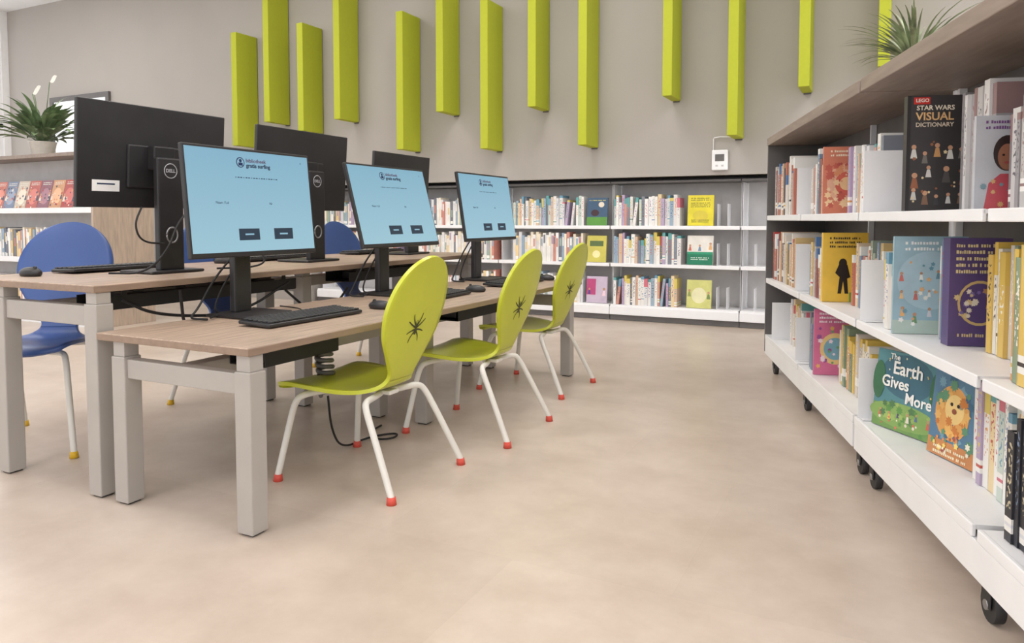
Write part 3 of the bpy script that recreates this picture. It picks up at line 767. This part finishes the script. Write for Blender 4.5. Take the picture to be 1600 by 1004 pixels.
# bay B
s=srow(1.08,1.37,Z1,'bright',(0.22,0.31)); sfeat(s,Z1,0.014,0.2,0.30,(212,130,104),'orange picture book with a sun design on its cover',
 [('disc',0.5,0.45,0.42,0.3,(232,180,150)),('dots',26,15,[(222,150,110),(200,100,84),(240,206,160)],0.09,0.12,0.76),('disc',0.5,0.45,0.25,0.18,(214,106,88)),('disc',0.5,0.45,0.15,0.1,(240,200,150)),('dots',20,5,[(240,210,170),(186,86,80),(226,150,120)],0.04,0.06,0.8),('lines',0.15,0.85,0.93,2,(248,232,206))])
s=srow(1.08,1.40,Z2,'bright',(0.2,0.29)); sfeat(s,Z2,0.03,0.19,0.31,(232,192,76),'bright yellow picture book with a black figure and green corner',
 [('rect',0.6,1,0,0.14,(120,164,76)),('disc',0.45,0.56,0.09,0.07,(40,36,34)),('poly',[(0.36,0.54),(0.55,0.54),(0.62,0.36),(0.55,0.34),(0.58,0.12),(0.5,0.12),(0.46,0.3),(0.42,0.12),(0.34,0.12),(0.38,0.36),(0.28,0.42)],(40,36,34)),('lines',0.15,0.85,0.92,3,(60,50,40))])
s=srow(1.08,1.27,Z3,'bright',(0.2,0.28)); sfeat(s,Z3,0.014,0.19,0.31,(214,116,156),'pink picture book with a round picture on its cover',
 [('disc',0.5,0.40,0.36,0.24,(240,210,144)),('disc',0.5,0.40,0.27,0.17,(130,182,200)),('dots',26,9,[(250,230,240),(156,84,156),(230,186,104),(110,170,120)],0.06,0.08,0.72),('lines',0.12,0.88,0.93,3,(250,236,244))])
srow(1.5,1.95,Z1,'pale',(0.22,0.30),t0=0.09); srow(1.52,1.95,Z2,'bright',(0.2,0.29),t0=0.11)
srow(1.40,1.90,Z3,'warm',(0.2,0.27),t0=0.09)
# bay C
for z in (Z1,Z2,Z3): sbend(2.04,z,0.22,0.16,0.005)
srow(2.14,2.40,Z1,'grey',(0.2,0.26),t0=0.12)
bk=sfeat(2.46,Z1,0.03,0.175,0.345,(62,59,60),'large black hardback with white and orange lettering on its cover',
 [('rect',0.0,0.06,0,1,(44,42,44)),('rect',0.1,0.36,0.925,0.985,(200,52,44)),('figs',5,12,[(214,212,206),(120,116,110),(200,150,100)],0.075,0.50),('figs',4,15,[(150,96,70),(214,212,206),(90,86,84)],0.085,0.30),('figs',5,19,[(206,204,198),(130,100,80),(70,68,70)],0.07,0.12),('dots',14,31,[(224,204,160),(150,100,70)],0.03,0.05,0.6)],
 [('LEGO',0.0145,0.23,0.955,(245,240,230)),('STAR WARS',0.0195,0.44,0.89,(236,226,206)),('VISUAL',0.033,0.43,0.815,(222,180,128)),('DICTIONARY',0.0175,0.43,0.745,(214,200,180))],t0=0.0)
srow(2.585,2.78,Z1,'grey',(0.32,0.345),t0=0.11,depth=0.22,tt=(0.016,0.034))
sfeat(2.80,Z1,0.012,0.15,0.24,(190,192,198),'light grey picture book with a portrait on its cover',
 [('disc',0.5,0.6,0.22,0.19,(56,44,42)),('poly',[(0.15,0.0),(0.85,0.0),(0.78,0.28),(0.6,0.38),(0.4,0.38),(0.22,0.28)],(196,86,96)),('disc',0.5,0.56,0.15,0.14,(158,108,86)),('disc',0.44,0.58,0.022,0.012,(30,24,24)),('disc',0.56,0.58,0.022,0.012,(30,24,24)),('disc',0.5,0.5,0.05,0.014,(170,80,76)),('dots',8,3,[(214,170,120),(120,150,160)],0.05,0.05,0.3),('lines',0.15,0.85,0.93,2,(120,80,136))],t0=0.06)
srow(2.84,2.99,Z1,'grey',(0.23,0.26),t0=0.115)
s=srow(2.2,2.34,Z2,'pale',(0.22,0.28),t0=0.03)
sfeat(s+0.01,Z2,0.012,0.22,0.315,(156,188,202),'pale blue picture book with small coloured drawings',
 [('disc',0.5,0.55,0.45,0.3,(174,202,214)),('rect',0,1,0,0.14,(182,202,194)),('figs',4,3,[(214,120,110),(240,240,236),(110,150,170)],0.05,0.58),('figs',5,16,[(240,200,150),(206,120,110),(236,236,232)],0.045,0.4),('figs',5,6,[(230,180,120),(120,160,120),(214,214,220)],0.05,0.2),('dots',18,12,[(230,180,130),(110,156,176),(238,238,232)],0.035,0.1,0.8),('lines',0.15,0.85,0.93,2,(240,244,244))])
srow(2.42,2.50,Z2,'bright',(0.27,0.31),t0=0.12)
sfeat(2.52,Z2,0.05,0.165,0.315,(86,70,120),'thick purple hardback with a gold emblem on its cover',
 [('disc',0.5,0.40,0.36,0.21,(200,174,118)),('disc',0.5,0.40,0.32,0.185,(86,70,120)),('dots',26,44,[(210,188,140),(222,214,200),(124,106,164),(180,140,100)],0.055,0.28,0.52),('lines',0.15,0.8,0.1,1,(210,188,140)),('lines',0.1,0.85,0.93,5,(224,208,160))],t0=0.10)
srow(2.66,2.99,Z2,'warm',(0.27,0.31),t0=0.16)
sface(2.10,Z3,0.012,0.28,0.27,(92,142,152),'teal picture book with white title lettering displayed face out',
 [('disc',0.5,0.70,0.42,0.28,(72,112,130)),('rect',0,1,0,0.3,(118,156,92)),('disc',0.5,0.2,0.55,0.16,(138,172,100)),('dots',20,81,[(100,150,84),(160,186,110),(90,130,90)],0.05,0.03,0.34),('figs',6,77,[(214,108,92),(232,196,110),(90,80,120),(236,226,210),(94,114,160)],0.035,0.2),('dots',10,3,[(220,120,100),(236,226,210)],0.02,0.04,0.15),('disc',0.06,0.6,0.1,0.25,(66,114,86)),('disc',0.95,0.6,0.08,0.25,(66,114,86)),('dots',14,8,[(210,220,190),(230,200,120)],0.015,0.5,0.98)],
 [('The',0.028,0.3,0.93,(248,248,244)),('Earth',0.062,0.52,0.79,(248,248,244)),('Gives',0.055,0.34,0.6,(248,248,244)),('More',0.052,0.72,0.44,(248,248,244))],t0=0.045,turn=0.42)
sface(2.41,Z3,0.012,0.21,0.28,(92,130,160),'blue picture book with orange and yellow animal shapes displayed face out',
 [('rect',0,1,0,0.18,(206,140,90)),('dots',24,25,[(70,110,140),(120,160,180),(100,150,120)],0.09,0.2,0.95),('disc',0.45,0.5,0.36,0.3,(226,166,96)),('dots',18,35,[(206,130,70),(236,186,110)],0.08,0.3,0.72),('disc',0.5,0.55,0.2,0.16,(240,208,140)),('disc',0.43,0.6,0.03,0.02,(50,40,40)),('disc',0.57,0.6,0.03,0.02,(50,40,40)),('disc',0.5,0.53,0.05,0.03,(150,86,66)),('dots',18,5,[(230,152,92),(240,214,120),(170,94,90),(240,235,215),(100,154,120)],0.045,0.04,0.3),('lines',0.15,0.85,0.1,2,(248,236,206))],t0=0.12,turn=0.25)
s=srow(2.66,2.98,Z3,'pale',(0.24,0.29),t0=0.13)
# bay D
srow(3.04,3.3,Z1,'grey',(0.22,0.26),t0=0.05); srow(3.3,3.5,Z1,'bright',(0.28,0.36),t0=0.03)
srow(3.05,3.5,Z2,'warm',(0.26,0.32),t0=0.04)
srow(3.08,3.5,Z3,'dark',(0.24,0.3),t0=0.035)

# ---------------------------------------------------------------- left display bookcase
e=empty('display_bookshelf',(0,0,0),label='grey double-sided bookcase with oak end panel and plant on top',category='bookshelf')
x0,x1,y0,y1=-9.6,-6.2,4.15,4.75
B().span(x1-0.03,x1,y0,y1,0.0,1.54,M_oakpanel,0.003).obj('end_panel',e)
B().span(x0,x0+0.03,y0,y1,0.0,1.54,M_oakpanel,0.003).obj('end_panel',e)
B().span(x0-0.01,x1+0.01,y0-0.01,y1+0.01,1.541,1.575,M_taupe,0.003).obj('top_board',e)
B().span(x0+0.03,x1-0.03,4.44,4.46,0.1,1.54,M_shelfgrey).obj('back_panel',e)
for z in (1.06,0.60,0.14):
    b=B(); b.span(x0+0.03,x1-0.03,y0+0.01,4.44,z-0.015,z,M_white); b.span(x0+0.03,x1-0.03,y0,y0+0.012,z-0.03,z+0.02,M_white,0.002); b.obj('shelf',e)
B().span(x0+0.03,x1-0.03,y0+0.03,y1-0.03,0.0,0.11,M_white).obj('plinth',e)
x=-8.2
i=0
cols=[(176,86,78),(110,84,96),(196,110,94),(120,134,160),(206,192,174),(186,96,86),(140,92,106),(206,154,114),(180,84,78),(120,138,132)]
while x<-6.42:
    c=cols[i%10]
    feat((x,4.21,1.0645),R_,0.012,0.178,0.28,c,'magazine-like picture book tilted face out on a display shelf',[('disc',0.5,0.45,0.38,0.28,tuple(min(255,v+35) for v in c)),('figs',2,i+50,[(235,225,210),(70,70,90),(220,150,100)],0.14,0.42),('dots',14,i+50,[(235,225,210),(70,70,90),(220,150,100),(190,60,60)],0.07,0.06,0.8),('lines',0.15,0.85,0.92,2,(240,236,226))],lean=-0.25,group='face-out books on the display bookcase')
    x+=0.182; i+=1

# ---------------------------------------------------------------- plants
def pot(b,r,h):
    b.lathe([(r*0.7,0),(r*0.75,0.005),(r,h*0.95),(r*1.04,h),(r*0.95,h),(r*0.9,h*0.9)],(0,0,0),M_pot)
e=empty('potted_spider_plant',RS(1.93,0.2,1.483),0,label='spiky green spider plant in a white pot on the bookcase top',category='potted plant')
b=B(); pot(b,0.055,0.07); b.obj('pot',e); B().cyl((0,0,0.06),(0,0,0.066),0.048,0.048,M_soil,20).obj('soil',e)
b=B(); rn=random.Random(11)
for k in range(90):
    a=rn.uniform(0,2*math.pi); L=rn.uniform(0.18,0.30); up=rn.uniform(0.55,1.4); w=rn.uniform(0.005,0.008)
    prev=None; p=Vector((0.02*math.cos(a),0.02*math.sin(a),0.065)); ang=up
    side=Vector((-math.sin(a),math.cos(a),0))
    n=9
    for q in range(n+1):
        f=q/n; ww=w*(1-f**2)+0.0006
        A=p+side*ww; C_=p-side*ww; Mid=p-Vector((0,0,0.003))*(1-f)
        if prev: 
            b.poly((prev[0],A,Mid,prev[2]),M_leaf2,True); b.poly((prev[2],Mid,C_,prev[1]),M_leaf2,True)
        prev=(A,C_,Mid)
        p=p+Vector((math.cos(a)*math.cos(ang),math.sin(a)*math.cos(ang),math.sin(ang)))*(L/n)
        ang-=rn.uniform(0.06,0.17)
b.obj('leaves',e)
e=empty('potted_peace_lily',(-7.34,4.42,1.576),0,label='leafy peace lily with white flowers in a white pot',category='potted plant')
b=B(); pot(b,0.12,0.15); b.obj('pot',e); B().cyl((0,0,0.13),(0,0,0.14),0.105,0.105,M_soil,20).obj('soil',e)
b=B(); rn=random.Random(5)
for k in range(130):
    a=rn.uniform(0,2*math.pi); L=rn.uniform(0.30,0.56); w=rn.uniform(0.026,0.042); ang=rn.uniform(0.4,1.55)
    p=Vector((0.04*math.cos(a),0.04*math.sin(a),0.135)); side=Vector((-math.sin(a),math.cos(a),0)); prev=None; n=12
    for q in range(n+1):
        f=q/n; ww=0.003 if f<0.35 else max(0.001,w*math.sin(math.pi*min(1,(f-0.33)/0.67))**0.8)
        A=p+side*ww; C_=p-side*ww; Mid=p-Vector((0,0,ww*0.3))
        if prev: b.poly((prev[0],A,Mid,prev[2]),M_leaf,True); b.poly((prev[2],Mid,C_,prev[1]),M_leaf,True)
        prev=(A,C_,Mid)
        p=p+Vector((math.cos(a)*math.cos(ang),math.sin(a)*math.cos(ang),math.sin(ang)))*(L/n); ang-=0.03 if f<0.5 else 0.16
b.obj('leaves',e)
for (dx,dy,h) in ((0.14,0,0.72),(-0.2,0.05,0.66),(0.03,-0.1,0.6)):
    b=B()
    b.tube(smooth_path([(0,0,0.14),(dx*0.5,dy*0.5,0.42),(dx,dy,h)],2),0.004,M_leaf,6)
    prev=None
    for q in range(9):
        f=q/8; ww=0.03*math.sin(math.pi*f)+0.001; p=Vector((dx-0.01+0.11*f,dy,h+0.05*f))
        A=p+Vector((0,0.01,ww)); C_=p-Vector((0,-0.01,ww))
        if prev: b.poly((prev[0],A,C_,prev[1]),M_spathe,True)
        prev=(A,C_)
    b.obj('flower',e)

# ---------------------------------------------------------------- wall control box
e=empty('wall_thermostat',(-1.296,WY-0.001,1.50),label='white control box with small display on the taupe wall',category='thermostat')
B().box((0,-0.02,0),(0.14,0.038,0.18),M_white,0.008).obj('housing',e)
B().box((0,-0.041,0.02),(0.08,0.004,0.06),M_dgrey,0.001).obj('display_window',e)
for sx in (-0.025,0.025): B().box((sx,-0.041,-0.05),(0.02,0.005,0.015),M_shelfgrey).obj('button',e)
b=B(); b.tube([(-0.06,-0.012,0.09),(-0.06,-0.012,0.19),(-0.055,-0.014,0.2),(0.0,-0.03,0.205),(0.1,-0.03,0.2)],0.005,M_white,8); b.obj('antenna',e)

# ---------------------------------------------------------------- world and camera
w=bpy.data.worlds.new('World'); scene.world=w; w.use_nodes=True
bg=w.node_tree.nodes['Background']; bg.inputs[0].default_value=(0.985,0.99,1.0,1); bg.inputs[1].default_value=1.55

cam=bpy.data.cameras.new('Camera'); co=bpy.data.objects.new('Camera',cam); COL.objects.link(co)
co.location=(0,0,0.97); co.rotation_euler=(math.radians(90-3.0),0,math.radians(26.6))
cam.sensor_width=36; cam.lens=1150/1600*36; cam.shift_y=-98.7/1600; cam.clip_start=0.05
scene.camera=co
